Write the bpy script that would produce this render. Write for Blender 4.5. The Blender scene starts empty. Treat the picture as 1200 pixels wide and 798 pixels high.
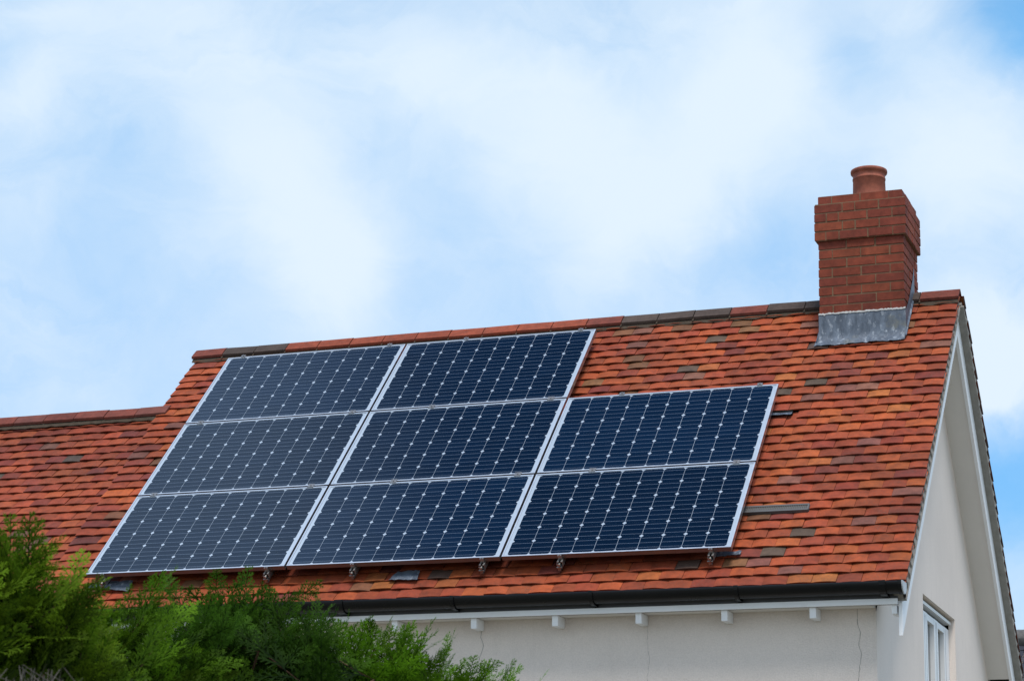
import bpy, math, random
import numpy as np
from mathutils import Vector, Matrix

SC = bpy.context.scene
COL = SC.collection
RND = random.Random(11)
NP = np.random.default_rng(5)

# ------------------------------------------------------------------ measures
TH = math.radians(47.607)          # roof pitch
CT, ST, TT = math.cos(TH), math.sin(TH), math.tan(TH)
H = 4.34                           # height of the panel plane's lower edge over the ground
TILE_W = -0.122                    # tile tops, measured square to the panels
XL, XV, XVR = -0.47, 6.196, 6.230   # verges; the rear verge oversails a little more
YR = 2.322                         # ridge line
WALL_Y, WALL_X = 0.03, 5.97        # front wall and gable wall


def P(x, v, w=0.0):
    """Front slope: x along the ridge, v up the slope, w square to it."""
    return (x, v * CT - w * ST, v * ST + w * CT + H)


def PR(x, v, w=0.0):
    a = P(x, v, w)
    return (a[0], 2 * YR - a[1], a[2])


# ------------------------------------------------------------------ object helpers
def thing(name, label, cat, loc=(0, 0, 0), group=None):
    o = bpy.data.objects.new(name, None)
    o.empty_display_size = 0.2
    COL.objects.link(o)
    o.location = loc
    o['label'] = label
    o['category'] = cat
    if group:
        o['group'] = group
    return o


class MB:
    """Collects faces for ONE mesh object."""

    def __init__(s):
        s.v, s.f, s.m, s.c, s.sm = [], [], [], [], []

    def face(s, pts, col=(1, 1, 1), mat=0, smooth=False):
        b = len(s.v)
        s.v += [tuple(p) for p in pts]
        s.f.append(tuple(range(b, b + len(pts))))
        s.m.append(mat); s.c.append(col); s.sm.append(smooth)

    def grid(s, rows, col=(1, 1, 1), mat=0, smooth=True, flip=False):
        b = len(s.v)
        n = len(rows[0])
        for r in rows:
            s.v += [tuple(p) for p in r]
        for i in range(len(rows) - 1):
            for j in range(n - 1):
                q = (b + i * n + j, b + i * n + j + 1, b + (i + 1) * n + j + 1, b + (i + 1) * n + j)
                s.f.append(q[::-1] if flip else q)
                s.m.append(mat); s.c.append(col); s.sm.append(smooth)

    def hexa(s, p, col=(1, 1, 1), mat=0):
        """p: 8 points, 0-3 bottom ring, 4-7 top ring (both counter-clockwise from above)."""
        b = len(s.v)
        s.v += [tuple(q) for q in p]
        for q in ((3, 2, 1, 0), (4, 5, 6, 7), (0, 1, 5, 4), (1, 2, 6, 5), (2, 3, 7, 6), (3, 0, 4, 7)):
            s.f.append(tuple(b + i for i in q))
            s.m.append(mat); s.c.append(col); s.sm.append(False)

    def box(s, x0, x1, y0, y1, z0, z1, col=(1, 1, 1), mat=0):
        s.hexa([(x0, y0, z0), (x1, y0, z0), (x1, y1, z0), (x0, y1, z0),
                (x0, y0, z1), (x1, y0, z1), (x1, y1, z1), (x0, y1, z1)], col, mat)

    def sbox(s, x0, x1, v0, v1, w0, w1, col=(1, 1, 1), mat=0, fn=P):
        pts = [fn(x0, v0, w0), fn(x1, v0, w0), fn(x1, v1, w0), fn(x0, v1, w0),
               fn(x0, v0, w1), fn(x1, v0, w1), fn(x1, v1, w1), fn(x0, v1, w1)]
        if fn is PR:
            pts = [pts[i] for i in (3, 2, 1, 0, 7, 6, 5, 4)]
        s.hexa(pts, col, mat)

    def prism(s, poly, axis, a0, a1, col=(1, 1, 1), mat=0):
        """Extrude a (p, q) polygon; axis 'x' means points are (y, z)."""
        f = (lambda p, a: (a, p[0], p[1])) if axis == 'x' else (lambda p, a: (p[0], a, p[1]))
        A = [f(p, a0) for p in poly]
        B = [f(p, a1) for p in poly]
        s.face(A[::-1], col, mat); s.face(B, col, mat)
        n = len(poly)
        for i in range(n):
            j = (i + 1) % n
            s.face([A[i], A[j], B[j], B[i]], col, mat)

    def tube(s, path, rads, n=8, col=(1, 1, 1), mat=0, cap=True):
        rings = []
        for i, p in enumerate(path):
            p = Vector(p)
            t = Vector(path[min(i + 1, len(path) - 1)]) - Vector(path[max(i - 1, 0)])
            t.normalize()
            a = t.cross(Vector((0, 0, 1)))
            if a.length < 1e-3:
                a = t.cross(Vector((1, 0, 0)))
            a.normalize()
            b = t.cross(a)
            rings.append([p + (a * math.cos(2 * math.pi * k / n) + b * math.sin(2 * math.pi * k / n)) * rads[i] for k in range(n + 1)])
        s.grid(rings, col, mat, True, flip=True)
        if cap:
            s.face(rings[-1][:n][::-1], col, mat); s.face(rings[0][:n], col, mat)

    def lathe(s, prof, cx, cy, n=40, col=(1, 1, 1), mat=0):
        rows = [[(cx + r * math.cos(2 * math.pi * k / n), cy + r * math.sin(2 * math.pi * k / n), z) for k in range(n + 1)] for r, z in prof]
        s.grid(rows, col, mat, True)

    def build(s, name, mats, parent=None, kind=None, origin=None, label=None):
        me = bpy.data.meshes.new(name)
        me.from_pydata(s.v, [], s.f)
        if not isinstance(mats, (list, tuple)):
            mats = [mats]
        for m in mats:
            me.materials.append(m)
        me.polygons.foreach_set('material_index', s.m)
        me.polygons.foreach_set('use_smooth', s.sm)
        ca = me.color_attributes.new('tint', 'FLOAT_COLOR', 'CORNER')
        cols = []
        for f, c in zip(s.f, s.c):
            cols += [c[0], c[1], c[2], 1.0] * len(f)
        ca.data.foreach_set('color', cols)
        me.update()
        o = bpy.data.objects.new(name, me)
        COL.objects.link(o)
        return place(o, parent, kind, label)


def place(o, parent=None, kind=None, label=None):
    if parent is not None:
        o.parent = parent
        loc = Vector((0, 0, 0))
        q = parent
        while q is not None:
            loc += q.location
            q = q.parent
        if o.type == 'MESH' and not o.get('local'):
            o.location = -loc
    if kind:
        o['kind'] = kind
    if label:
        o['label'] = label
    return o


# ------------------------------------------------------------------ materials
def new_mat(name):
    m = bpy.data.materials.new(name)
    m.use_nodes = True
    nt = m.node_tree
    nt.nodes.clear()
    out = nt.nodes.new('ShaderNodeOutputMaterial')
    b = nt.nodes.new('ShaderNodeBsdfPrincipled')
    nt.links.new(b.outputs[0], out.inputs[0])
    return m, nt, b


def N(nt, typ, **kw):
    n = nt.nodes.new(typ)
    for k, v in kw.items():
        if k.startswith('i_'):
            n.inputs[k[2:].replace('_', ' ')].default_value = v
        else:
            setattr(n, k, v)
    return n


def mixc(nt, a, b, fac, blend='MIX'):
    n = nt.nodes.new('ShaderNodeMix')
    n.data_type = 'RGBA'
    n.blend_type = blend
    for sock, val in ((n.inputs[0], fac), (n.inputs[6], a), (n.inputs[7], b)):
        if isinstance(val, bpy.types.NodeSocket):
            nt.links.new(val, sock)
        elif isinstance(val, (int, float)):
            sock.default_value = val
        else:
            sock.default_value = (*val, 1)
    return n.outputs[2]


def ramp(nt, fac, stops):
    n = nt.nodes.new('ShaderNodeValToRGB')
    nt.links.new(fac, n.inputs[0])
    e = n.color_ramp.elements
    while len(e) < len(stops):
        e.new(0.5)
    for el, (p, c) in zip(e, stops):
        el.position = p
        el.color = (c, c, c, 1) if isinstance(c, (int, float)) else (*c, 1)
    return n.outputs[0]


def noise(nt, co, scale, detail=4.0, rough=0.55, dist=0.0):
    n = N(nt, 'ShaderNodeTexNoise')
    n.inputs['Scale'].default_value = scale
    n.inputs['Detail'].default_value = detail
    n.inputs['Roughness'].default_value = rough
    n.inputs['Distortion'].default_value = dist
    nt.links.new(co, n.inputs['Vector'])
    return n.outputs[0]


def coords(nt, which='Object', scale=None):
    t = N(nt, 'ShaderNodeTexCoord')
    o = t.outputs[which]
    if scale:
        mp = N(nt, 'ShaderNodeMapping')
        mp.inputs['Scale'].default_value = scale
        nt.links.new(o, mp.inputs[0])
        o = mp.outputs[0]
    return o


def bump(nt, b, h, strength=0.3, dist=0.002):
    n = N(nt, 'ShaderNodeBump')
    n.inputs['Strength'].default_value = strength
    n.inputs['Distance'].default_value = dist
    nt.links.new(h, n.inputs['Height'])
    nt.links.new(n.outputs[0], b.inputs['Normal'])


def tint(nt):
    a = N(nt, 'ShaderNodeAttribute')
    a.attribute_name = 'tint'
    return a.outputs['Color']


def mat_clay(name, rough=0.78, lichen=0.5, fine=260, spec=0.35):
    m, nt, b = new_mat(name)
    co = coords(nt)
    t = tint(nt)
    n1 = noise(nt, co, 14, 5, 0.65)
    c = mixc(nt, t, ramp(nt, n1, [(0.3, 0.58), (0.7, 1.30)]), 0.8, 'MULTIPLY')
    nb = noise(nt, co, 1.1, 5, 0.6)
    c = mixc(nt, c, ramp(nt, nb, [(0.34, 0.72), (0.66, 1.14)]), 0.8, 'MULTIPLY')
    n2 = noise(nt, co, 3.1, 6, 0.7)
    n3 = noise(nt, co, 85, 4, 0.7)
    mm = N(nt, 'ShaderNodeMath', operation='MULTIPLY')
    nt.links.new(ramp(nt, n2, [(0.40, 0.0), (0.68, 1.0)]), mm.inputs[0])
    nt.links.new(ramp(nt, n3, [(0.48, 0.0), (0.62, 1.0)]), mm.inputs[1])
    mm2 = N(nt, 'ShaderNodeMath', operation='MULTIPLY')
    nt.links.new(mm.outputs[0], mm2.inputs[0]); mm2.inputs[1].default_value = lichen
    c = mixc(nt, c, (0.11, 0.075, 0.055), mm2.outputs[0])
    n4 = noise(nt, co, fine, 3, 0.6)
    c = mixc(nt, c, ramp(nt, n4, [(0.25, 0.8), (0.75, 1.15)]), 0.6, 'MULTIPLY')
    nt.links.new(c, b.inputs['Base Color'])
    b.inputs['Roughness'].default_value = rough
    b.inputs['Specular IOR Level'].default_value = spec
    bump(nt, b, n4, 0.35, 0.003)
    return m


def mat_render_wall(name, base, grain, strength):
    m, nt, b = new_mat(name)
    co = coords(nt)
    n1 = noise(nt, co, 1.2, 6, 0.65)
    c = mixc(nt, base, tuple(k * 0.9 for k in base), ramp(nt, n1, [(0.35, 0.0), (0.75, 1.0)]))
    st = noise(nt, coords(nt, scale=(9, 9, 0.7)), 1.0, 5, 0.7)
    c = mixc(nt, c, tuple(k * 0.82 for k in base), ramp(nt, st, [(0.55, 0.0), (0.85, 0.55)]))
    n2 = noise(nt, co, grain, 5, 0.7)
    c = mixc(nt, c, ramp(nt, n2, [(0.3, 0.86), (0.7, 1.06)]), 0.8, 'MULTIPLY')
    nt.links.new(c, b.inputs['Base Color'])
    b.inputs['Roughness'].default_value = 0.92
    b.inputs['Specular IOR Level'].default_value = 0.2
    bump(nt, b, n2, strength, 0.006)
    return m


def mat_plain(name, col, rough=0.5, metal=0.0, var=0.12, scale=8.0, spec=0.5, bmp=0.0, coat=0.0):
    m, nt, b = new_mat(name)
    co = coords(nt)
    n1 = noise(nt, co, scale, 5, 0.65)
    c = mixc(nt, tuple(k * (1 - var) for k in col), tuple(min(1, k * (1 + var)) for k in col), n1)
    nt.links.new(c, b.inputs['Base Color'])
    r = ramp(nt, noise(nt, co, scale * 3, 3), [(0.3, max(0, rough - 0.08)), (0.7, min(1, rough + 0.08))])
    nt.links.new(r, b.inputs['Roughness'])
    b.inputs['Metallic'].default_value = metal
    b.inputs['Specular IOR Level'].default_value = spec
    b.inputs['Coat Weight'].default_value = coat
    if bmp:
        bump(nt, b, noise(nt, co, scale * 20, 4), bmp, 0.004)
    return m


def mat_lead(name):
    m, nt, b = new_mat(name)
    co = coords(nt)
    n1 = noise(nt, coords(nt, scale=(16, 16, 5)), 1.0, 6, 0.7)
    c = mixc(nt, (0.048, 0.064, 0.090), (0.14, 0.172, 0.220), ramp(nt, n1, [(0.35, 0.0), (0.68, 1.0)]))
    n2 = noise(nt, coords(nt, scale=(30, 30, 14)), 1.0, 4, 0.6)
    c = mixc(nt, c, (0.40, 0.44, 0.49), ramp(nt, n2, [(0.56, 0.0), (0.70, 0.75)]))
    n3 = noise(nt, co, 4.0, 4, 0.6)
    c = mixc(nt, c, (0.16, 0.15, 0.1), ramp(nt, n3, [(0.62, 0.0), (0.72, 0.5)]))
    nt.links.new(c, b.inputs['Base Color'])
    b.inputs['Roughness'].default_value = 0.55
    b.inputs['Metallic'].default_value = 0.15
    bump(nt, b, noise(nt, co, 12, 4), 0.5, 0.01)
    return m


def mat_cell(name):
    """Monocrystalline cells under glass: navy silicon with thin silver busbars."""
    m, nt, b = new_mat(name)
    t = N(nt, 'ShaderNodeTexCoord')
    sx = N(nt, 'ShaderNodeSeparateXYZ')
    nt.links.new(t.outputs['Object'], sx.inputs[0])
    cp = 0.15848

    def line(src, count, half):
        a = N(nt, 'ShaderNodeMath', operation='MULTIPLY_ADD')
        nt.links.new(src, a.inputs[0]); a.inputs[1].default_value = count / cp; a.inputs[2].default_value = 0.5 + 60
        f = N(nt, 'ShaderNodeMath', operation='FRACT'); nt.links.new(a.outputs[0], f.inputs[0])
        d = N(nt, 'ShaderNodeMath', operation='SUBTRACT'); nt.links.new(f.outputs[0], d.inputs[0]); d.inputs[1].default_value = 0.5
        ab = N(nt, 'ShaderNodeMath', operation='ABSOLUTE'); nt.links.new(d.outputs[0], ab.inputs[0])
        lt = N(nt, 'ShaderNodeMath', operation='LESS_THAN'); nt.links.new(ab.outputs[0], lt.inputs[0]); lt.inputs[1].default_value = half * count / cp
        return lt.outputs[0]
    # three busbars per cell: lines at 1/6, 3/6, 5/6 of the cell
    sh = N(nt, 'ShaderNodeMath', operation='ADD'); nt.links.new(sx.outputs[1], sh.inputs[0]); sh.inputs[1].default_value = cp / 6
    bus = line(sh.outputs[0], 3, 0.0010)
    n1 = noise(nt, t.outputs['Object'], 3.0, 4, 0.6)
    base = mixc(nt, (0.0018, 0.0080, 0.0215), (0.0026, 0.0110, 0.029), n1)
    oi = N(nt, 'ShaderNodeObjectInfo')
    base = mixc(nt, base, ramp(nt, oi.outputs['Random'], [(0.0, 0.7), (1.0, 1.3)]), 1.0, 'MULTIPLY')
    tn = tint(nt)
    base = mixc(nt, base, tn, 1.0, 'MULTIPLY')
    c = mixc(nt, base, (0.17, 0.22, 0.30), bus)
    nt.links.new(c, b.inputs['Base Color'])
    b.inputs['Roughness'].default_value = 0.45
    b.inputs['Specular IOR Level'].default_value = 0.0
    b.inputs['Coat Weight'].default_value = 1.0
    b.inputs['Coat IOR'].default_value = 1.42
    dn = noise(nt, t.outputs['Object'], 5.0, 6, 0.7)
    nt.links.new(ramp(nt, dn, [(0.3, 0.05), (0.75, 0.12)]), b.inputs['Coat Roughness'])
    return m


def mat_backsheet(name):
    m, nt, b = new_mat(name)
    co = coords(nt)
    c = mixc(nt, (0.34, 0.41, 0.49), (0.41, 0.48, 0.56), noise(nt, co, 5, 4))
    nt.links.new(c, b.inputs['Base Color'])
    b.inputs['Roughness'].default_value = 0.5
    b.inputs['Coat Weight'].default_value = 1.0
    b.inputs['Coat IOR'].default_value = 1.46
    b.inputs['Coat Roughness'].default_value = 0.08
    return m


def mat_leaf(name):
    m, nt, b = new_mat(name)
    t = tint(nt)
    n1 = noise(nt, coords(nt), 7, 3)
    c = mixc(nt, t, ramp(nt, n1, [(0.3, 0.7), (0.7, 1.25)]), 0.8, 'MULTIPLY')
    nt.links.new(c, b.inputs['Base Color'])
    b.inputs['Roughness'].default_value = 0.7
    b.inputs['Specular IOR Level'].default_value = 0.08
    tr = N(nt, 'ShaderNodeBsdfTranslucent')
    nt.links.new(c, tr.inputs[0])
    mx = N(nt, 'ShaderNodeMixShader'); mx.inputs[0].default_value = 0.4
    out = [n for n in nt.nodes if n.type == 'OUTPUT_MATERIAL'][0]
    nt.links.new(b.outputs[0], mx.inputs[1]); nt.links.new(tr.outputs[0], mx.inputs[2])
    nt.links.new(mx.outputs[0], out.inputs[0])
    return m


def mat_glass(name):
    m, nt, b = new_mat(name)
    c = mixc(nt, (0.03, 0.033, 0.036), (0.07, 0.072, 0.072), noise(nt, coords(nt, scale=(1, 9, 1.2)), 2.0, 3))
    nt.links.new(c, b.inputs['Base Color'])
    b.inputs['Roughness'].default_value = 0.6
    b.inputs['Coat Weight'].default_value = 1.0
    b.inputs['Coat Roughness'].default_value = 0.02
    return m


M = dict(
    tile=mat_clay('clay_roof_tile'),
    ridge=mat_clay('clay_ridge_tile', 0.82, 0.3),
    brick=mat_clay('red_brick', 0.85, 0.22, 320, 0.3),
    pot=mat_clay('terracotta_pot', 0.7, 0.12),
    mortar=mat_plain('bedding_mortar', (0.085, 0.066, 0.05), 0.95, var=0.35, scale=25, spec=0.1, bmp=0.6),
    brick_mortar=mat_plain('brick_mortar', (0.21, 0.135, 0.085), 0.95, var=0.35, scale=20, spec=0.1, bmp=0.5),
    grey_mortar=mat_plain('verge_mortar', (0.29, 0.27, 0.245), 0.95, var=0.3, scale=30, spec=0.1, bmp=0.7),
    undercloak=mat_plain('fibre_cement', (0.30, 0.285, 0.26), 0.95, var=0.35, scale=14, spec=0.1, bmp=0.6),
    wall=mat_render_wall('roughcast_render', (0.79, 0.705, 0.645), 120, 0.9),
    gable=mat_render_wall('smooth_render', (0.83, 0.735, 0.665), 160, 0.4),
    crack=mat_plain('crack_line', (0.33, 0.305, 0.28), 0.95, spec=0.1),
    crackp=mat_plain('patched_crack', (0.46, 0.43, 0.4), 0.95, spec=0.1),
    white=mat_plain('white_upvc', (0.80, 0.81, 0.82), 0.35, var=0.05, scale=3),
    whitew=mat_plain('white_painted_timber', (0.82, 0.83, 0.85), 0.5, var=0.08, scale=6),
    soffit=mat_plain('soffit_board', (0.72, 0.69, 0.66), 0.65, var=0.08, scale=3),
    gutter=mat_plain('black_gutter_plastic', (0.004, 0.0042, 0.005), 0.33, var=0.3, scale=2, spec=0.25),
    grey_pl=mat_plain('grey_plastic', (0.09, 0.09, 0.092), 0.6, var=0.2, scale=12),
    dark=mat_plain('dark_gap', (0.012, 0.012, 0.012), 0.9, spec=0.1),
    fascia_shade=mat_plain('shaded_fascia', (0.10, 0.10, 0.108), 0.5, var=0.15, scale=5),  # dark grey stands in for the gutter's shade on the fascia
    vent_slat=mat_plain('vent_slats', (0.11, 0.108, 0.10), 0.7, var=0.2, scale=12),
    lead=mat_lead('sheet_lead'),
    sealant=mat_plain('lime_pointing', (0.42, 0.42, 0.41), 0.9, var=0.2, scale=30, spec=0.1),
    alu=mat_plain('anodised_aluminium', (0.52, 0.58, 0.66), 0.38, metal=0.45, var=0.06, scale=4),
    alu_side=mat_plain('mill_aluminium', (0.46, 0.47, 0.50), 0.3, metal=0.92, var=0.1, scale=6),
    alu_gap_shade=mat_plain('gap_shade_aluminium', (0.17, 0.13, 0.12), 0.4, metal=0.6, var=0.2, scale=8),  # dark brown stands in for row-gap shade and reflected tiles
    steel=mat_plain('galvanised_steel', (0.30, 0.29, 0.28), 0.4, metal=0.8, var=0.3, scale=30),
    cell=mat_cell('silicon_cells'),
    sheet=mat_backsheet('white_backsheet'),
    leaf=mat_leaf('conifer_foliage'),
    bark=mat_plain('conifer_bark', (0.09, 0.055, 0.035), 0.95, var=0.4, scale=20, spec=0.1, bmp=0.8),
    twig=mat_plain('dry_twigs', (0.13, 0.115, 0.105), 0.95, var=0.4, scale=20, spec=0.1),
    glass=mat_glass('window_glass'),
    slate=mat_clay('dark_slate', 0.6, 0.2),
)

# ------------------------------------------------------------------ tiles
MAINPAL = [((0.36, 0.066, 0.020), 36), ((0.315, 0.055, 0.020), 32), ((0.41, 0.082, 0.022), 13), ((0.27, 0.046, 0.021), 10),
           ((0.19, 0.036, 0.024), 3.5), ((0.22, 0.078, 0.056), 3.5), ((0.20, 0.078, 0.036), 3.5), ((0.105, 0.062, 0.046), 1.3), ((0.40, 0.110, 0.028), 2.5)]
WINGPAL = [((0.31, 0.056, 0.021), 36), ((0.275, 0.047, 0.020), 30), ((0.34, 0.066, 0.022), 13), ((0.22, 0.038, 0.022), 10),
           ((0.14, 0.058, 0.040), 3), ((0.08, 0.052, 0.042), 3), ((0.18, 0.036, 0.026), 4)]


def pick(pal, rnd):
    s = sum(w for _, w in pal)
    r = rnd.uniform(0, s)
    for c, w in pal:
        r -= w
        if r <= 0:
            break
    k = rnd.uniform(0.76, 1.1)
    return (c[0] * k, c[1] * k * rnd.uniform(0.95, 1.15), c[2] * k)


def tile(mb, x0, x1, v, w, col, rnd, fn=P, length=0.215, vmax=9, end=False):
    """One cambered plain tile: curved top, thick tail, two edges."""
    length = min(length, vmax - v)
    n = 6
    t = 0.0130
    al = 0.150
    cam = rnd.uniform(0.004, 0.008)
    sk = rnd.uniform(-0.004, 0.004)
    w += rnd.uniform(-0.0015, 0.003)
    v += rnd.uniform(-0.0045, 0.0045)
    tw = rnd.uniform(-0.0034, 0.0034)
    tail, tailb, head = [], [], []
    for i in range(n + 1):
        s = i / n
        x = x0 + (x1 - x0) * s
        c = -cam * (2 * s - 1) ** 2 + tw * (2 * s - 1)
        vv = v + sk * (s - 0.5)
        tail.append(fn(x, vv, w + c))
        tailb.append(fn(x, vv + 0.0015, w + c - t))
        head.append(fn(x, v + length, w + c - al * length))
    fl = fn is PR
    # rounded arris: a thin strip between top and tail
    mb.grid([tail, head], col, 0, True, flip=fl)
    mb.grid([tailb, tail], tuple(k * 0.6 for k in col), 0, True, flip=fl)  # tail colour darkened: shade line between courses, with some edge dirt
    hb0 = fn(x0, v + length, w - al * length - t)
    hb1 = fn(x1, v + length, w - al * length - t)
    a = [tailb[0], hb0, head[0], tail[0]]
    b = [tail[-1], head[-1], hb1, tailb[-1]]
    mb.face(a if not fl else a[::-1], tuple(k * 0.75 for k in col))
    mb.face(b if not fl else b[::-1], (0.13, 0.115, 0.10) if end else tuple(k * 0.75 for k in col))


def tile_slope(mb, xl, xr, v0, rows, w, pal, rnd, fn=P, skip=None, wide_pal=None, left_wide=True, vmax=3.285):
    gauge, tw = 0.104, 0.1655
    for k in range(rows):
        v = v0 + k * gauge + rnd.uniform(-0.003, 0.003)
        xs = [xl + rnd.uniform(-0.012, 0.006)]
        if k % 2 == 1 and left_wide:
            xs.append(xl + tw * 1.5)
        elif k % 2 == 1:
            xs.append(xl + tw * 0.5)
        while xs[-1] + tw * 1.75 < xr:
            xs.append(xs[-1] + tw * rnd.uniform(0.985, 1.015))
        rem = xr - xs[-1]
        if rem > tw * 1.6:
            xs.append(xs[-1] + rem / 2)
        xs.append(xr + rnd.uniform(-0.006, 0.006))
        for x0, x1 in zip(xs, xs[1:]):
            c = pick(pal, rnd)
            if wide_pal and (x1 - x0) > tw * 1.25 and rnd.random() < 0.5:
                c = pick(wide_pal, rnd)
            if skip and skip(k, x0, x1):
                continue
            g = rnd.uniform(0.0012, 0.0028)
            tile(mb, x0 + g / 2, x1 - g / 2, v, w, c, rnd, fn, 0.215, vmax, abs(x1 - xr) < 0.01)


WIDEPAL = [((0.22, 0.040, 0.024), 3), ((0.26, 0.046, 0.024), 3), ((0.17, 0.036, 0.028), 1)]
V0 = -0.372

house = thing('house', 'cream rendered house with an orange clay tiled roof, red brick chimney and solar panels', 'house', (2.8, 2.3, 0))

mb = MB()


def skip_main(k, x0, x1):
    c = (x0 + x1) / 2
    if k == 20 and 4.80 < c < 5.13:
        return True
    if fn_ch(c, k):
        return True
    return False


def fn_ch(c, k):
    # nothing is laid inside the chimney stack
    return 5.24 < c < 5.77 and k > 31


tile_slope(mb, XL, XV, V0, 35, TILE_W, MAINPAL, random.Random(3), P, skip_main, WIDEPAL)
tile_slope(mb, XL, XVR, V0, 35, TILE_W, MAINPAL, random.Random(4), PR, None, WIDEPAL)
mb.sbox(4.86, 5.112, 1.768, 1.816, -0.150, -0.1300, (0.02, 0.02, 0.02), 1)  # dark plate standing in for the shade in the missing-tile slot
# boarding under the tiles, closes the roof
for fn in (P, PR):
    mb.sbox(XL + 0.03, XV - 0.03, V0 + 0.02, 3.27, TILE_W - 0.055, TILE_W - 0.040, (0.05, 0.04, 0.035), 1, fn)
roof = mb.build('roof', [M['tile'], M['dark']], house)

# ridge tiles
R_RED, R_OR, R_DK, R_BR = (0.20, 0.046, 0.028), (0.29, 0.060, 0.026), (0.070, 0.048, 0.038), (0.12, 0.048, 0.032)


def ridge_run(mb, x0, n, pitch, yr, ztop, cols, rnd, wing=0.138, last=None):
    for i in range(n):
        a = x0 + i * pitch + 0.004
        b = x0 + (i + 1) * pitch - 0.004
        c = cols[i % len(cols)]
        k = rnd.uniform(0.88, 1.12)
        c = tuple(q * k for q in c)
        dz = rnd.uniform(-0.0025, 0.0025)
        rows_t, rows_b = [], []
        for (x, dd) in ((a, rnd.uniform(-.002, .003)), (b, rnd.uniform(-.002, .003))):
            top, bot = [], []
            m = 12
            for j in range(m + 1):
                s = -1 + 2 * j / m
                yy = s * wing * CT * 1.06
                zz = -math.sqrt((s * wing * ST) ** 2 + 0.02 ** 2) + 0.02
                top.append((x, yr + yy, ztop + zz + dz + dd))
                bot.append((x, yr + yy * 0.93, ztop + zz + dz + dd - 0.02))
            rows_t.append(top); rows_b.append(bot)
        mb.grid(rows_t, c, 0, True, flip=True)
        mb.grid(rows_b, c, 0, True)
        for r in (0, 1):
            for j in range(12):
                q = [rows_t[r][j], rows_t[r][j + 1], rows_b[r][j + 1], rows_b[r][j]]
                mb.face(q if r == 0 else q[::-1], tuple(z * 0.8 for z in c))
        for t, bq, fl in (([r[0] for r in rows_t], [r[0] for r in rows_b], False), ([r[-1] for r in rows_t], [r[-1] for r in rows_b], True)):
            q = [t[0], bq[0], bq[1], t[1]]
            mb.face(q if not fl else q[::-1], tuple(z * 0.7 for z in c))


def bedding(mb, x0, x1, yr, ztop, rnd, wing=0.138):
    """Irregular mortar under the ridge wings, front and back, and between the tiles."""
    n = int((x1 - x0) / 0.05)
    for sgn in (-1, 1):
        rows = [[], [], []]
        for i in range(n + 1):
            x = x0 + (x1 - x0) * i / n
            j = rnd.uniform(-0.006, 0.006)
            for r, (d, dz) in enumerate(((0.11, -0.012), (wing - 0.006, -0.016), (wing + 0.003 + j, -0.034 + rnd.uniform(-0.004, 0.004)))):
                rows[r].append((x, yr + sgn * d * CT, ztop - d * ST + dz))
        mb.grid(rows, (1, 1, 1), 0, False, flip=(sgn > 0))


ZR = YR * TT + TILE_W / CT + H + 0.022     # top of the ridge
mb = MB()
seq = [R_RED, R_DK, R_DK] + [R_OR] * 9 + [R_RED, R_DK, R_DK, R_DK, R_RED, R_DK, R_DK, R_DK, R_DK, R_RED]
ridge_run(mb, XL - 0.02, 22, (6.204 - XL + 0.02) / 22, YR, ZR, seq, random.Random(8))
ridge = mb.build('ridge', [M['ridge']], roof)
mb = MB()
bedding(mb, XL - 0.01, 6.198, YR, ZR, random.Random(2))
for i in range(1, 22):
    x = XL - 0.02 + i * (6.204 - XL + 0.02) / 22
    for s in (-1, 1):
        pts = []
        for d in (0.0, 0.15):
            for dx in (-0.006, 0.006):
                pts.append((x + dx, YR + s * d * CT * 1.06, ZR - d * ST * 1.0 - 0.004 + (0.0 if d else -0.004)))
        q = [pts[0], pts[1], pts[3], pts[2]]
        mb.face(q if s > 0 else q[::-1])
mb.build('ridge_mortar', [M['mortar']], roof)

# verge undercloak with the mortar edge above it
rnd = random.Random(31)
for fn in (P, PR):
    mb = MB()
    xe = XV + 0.007 if fn is P else XVR
    mb.sbox(6.12, xe - 0.006, V0, 3.225, TILE_W - 0.095, TILE_W - 0.079, fn=fn)
    mb.sbox(6.12, xe - 0.024, V0 + .002, 3.235, TILE_W - 0.0785, TILE_W - 0.030, (1, 1, 1), 1, fn)
    rows = [[], [], [], []]
    for k in range(35):
        va = V0 + k * 0.104
        if va > 3.15:
            break
        for i in range(5):
            u = i / 4
            v = va + 0.002 + 0.100 * u
            r = lambda a=0.003: rnd.uniform(-a, a)
            st = 0.010 * u                      # each course of bedding slopes back under the next tile
            k_ = rnd.uniform(0.7, 1.2)
            rows[0].append(fn(xe - 0.008 + r(), v, TILE_W - 0.078))
            rows[1].append(fn(xe - 0.004 + r() - st, v, TILE_W - 0.058))
            rows[2].append(fn(xe - 0.003 + r(.002) - st * 1.3, v, TILE_W - 0.036))
            rows[3].append(fn(xe - 0.006 + r() - st * 0.6, v, TILE_W - 0.015 - 0.012 * u))
    mb.grid(rows, mat=1, smooth=False, flip=(fn is PR))
    mb.build('verge_undercloak', [M['undercloak'], M['grey_mortar']], roof)
    mb = MB()
    mb.sbox(XL + 0.004, XL + 0.12, V0, 3.255, TILE_W - 0.052, TILE_W - 0.034, fn=fn)
    mb.build('verge_undercloak', [M['undercloak']], roof)

# bargeboards: one board per slope, plumb cut at the eaves
SB = -0.361


def zline(y, w):
    return y * TT + w / CT + H


for front in (True, False):
    mb = MB()
    wt = TILE_W - 0.096
    poly = [(-0.10, zline(-0.10, SB)), (YR - 0.001, zline(YR, SB)), (YR - 0.001, zline(YR, wt)), (-0.10, zline(-0.10, wt))]
    if not front:
        poly = [(2 * YR - y, z) for y, z in poly][::-1]
    mb.prism(poly, 'x', 6.145, 6.169)
    mb.build('bargeboard', [M['whitew']], house)

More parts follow.
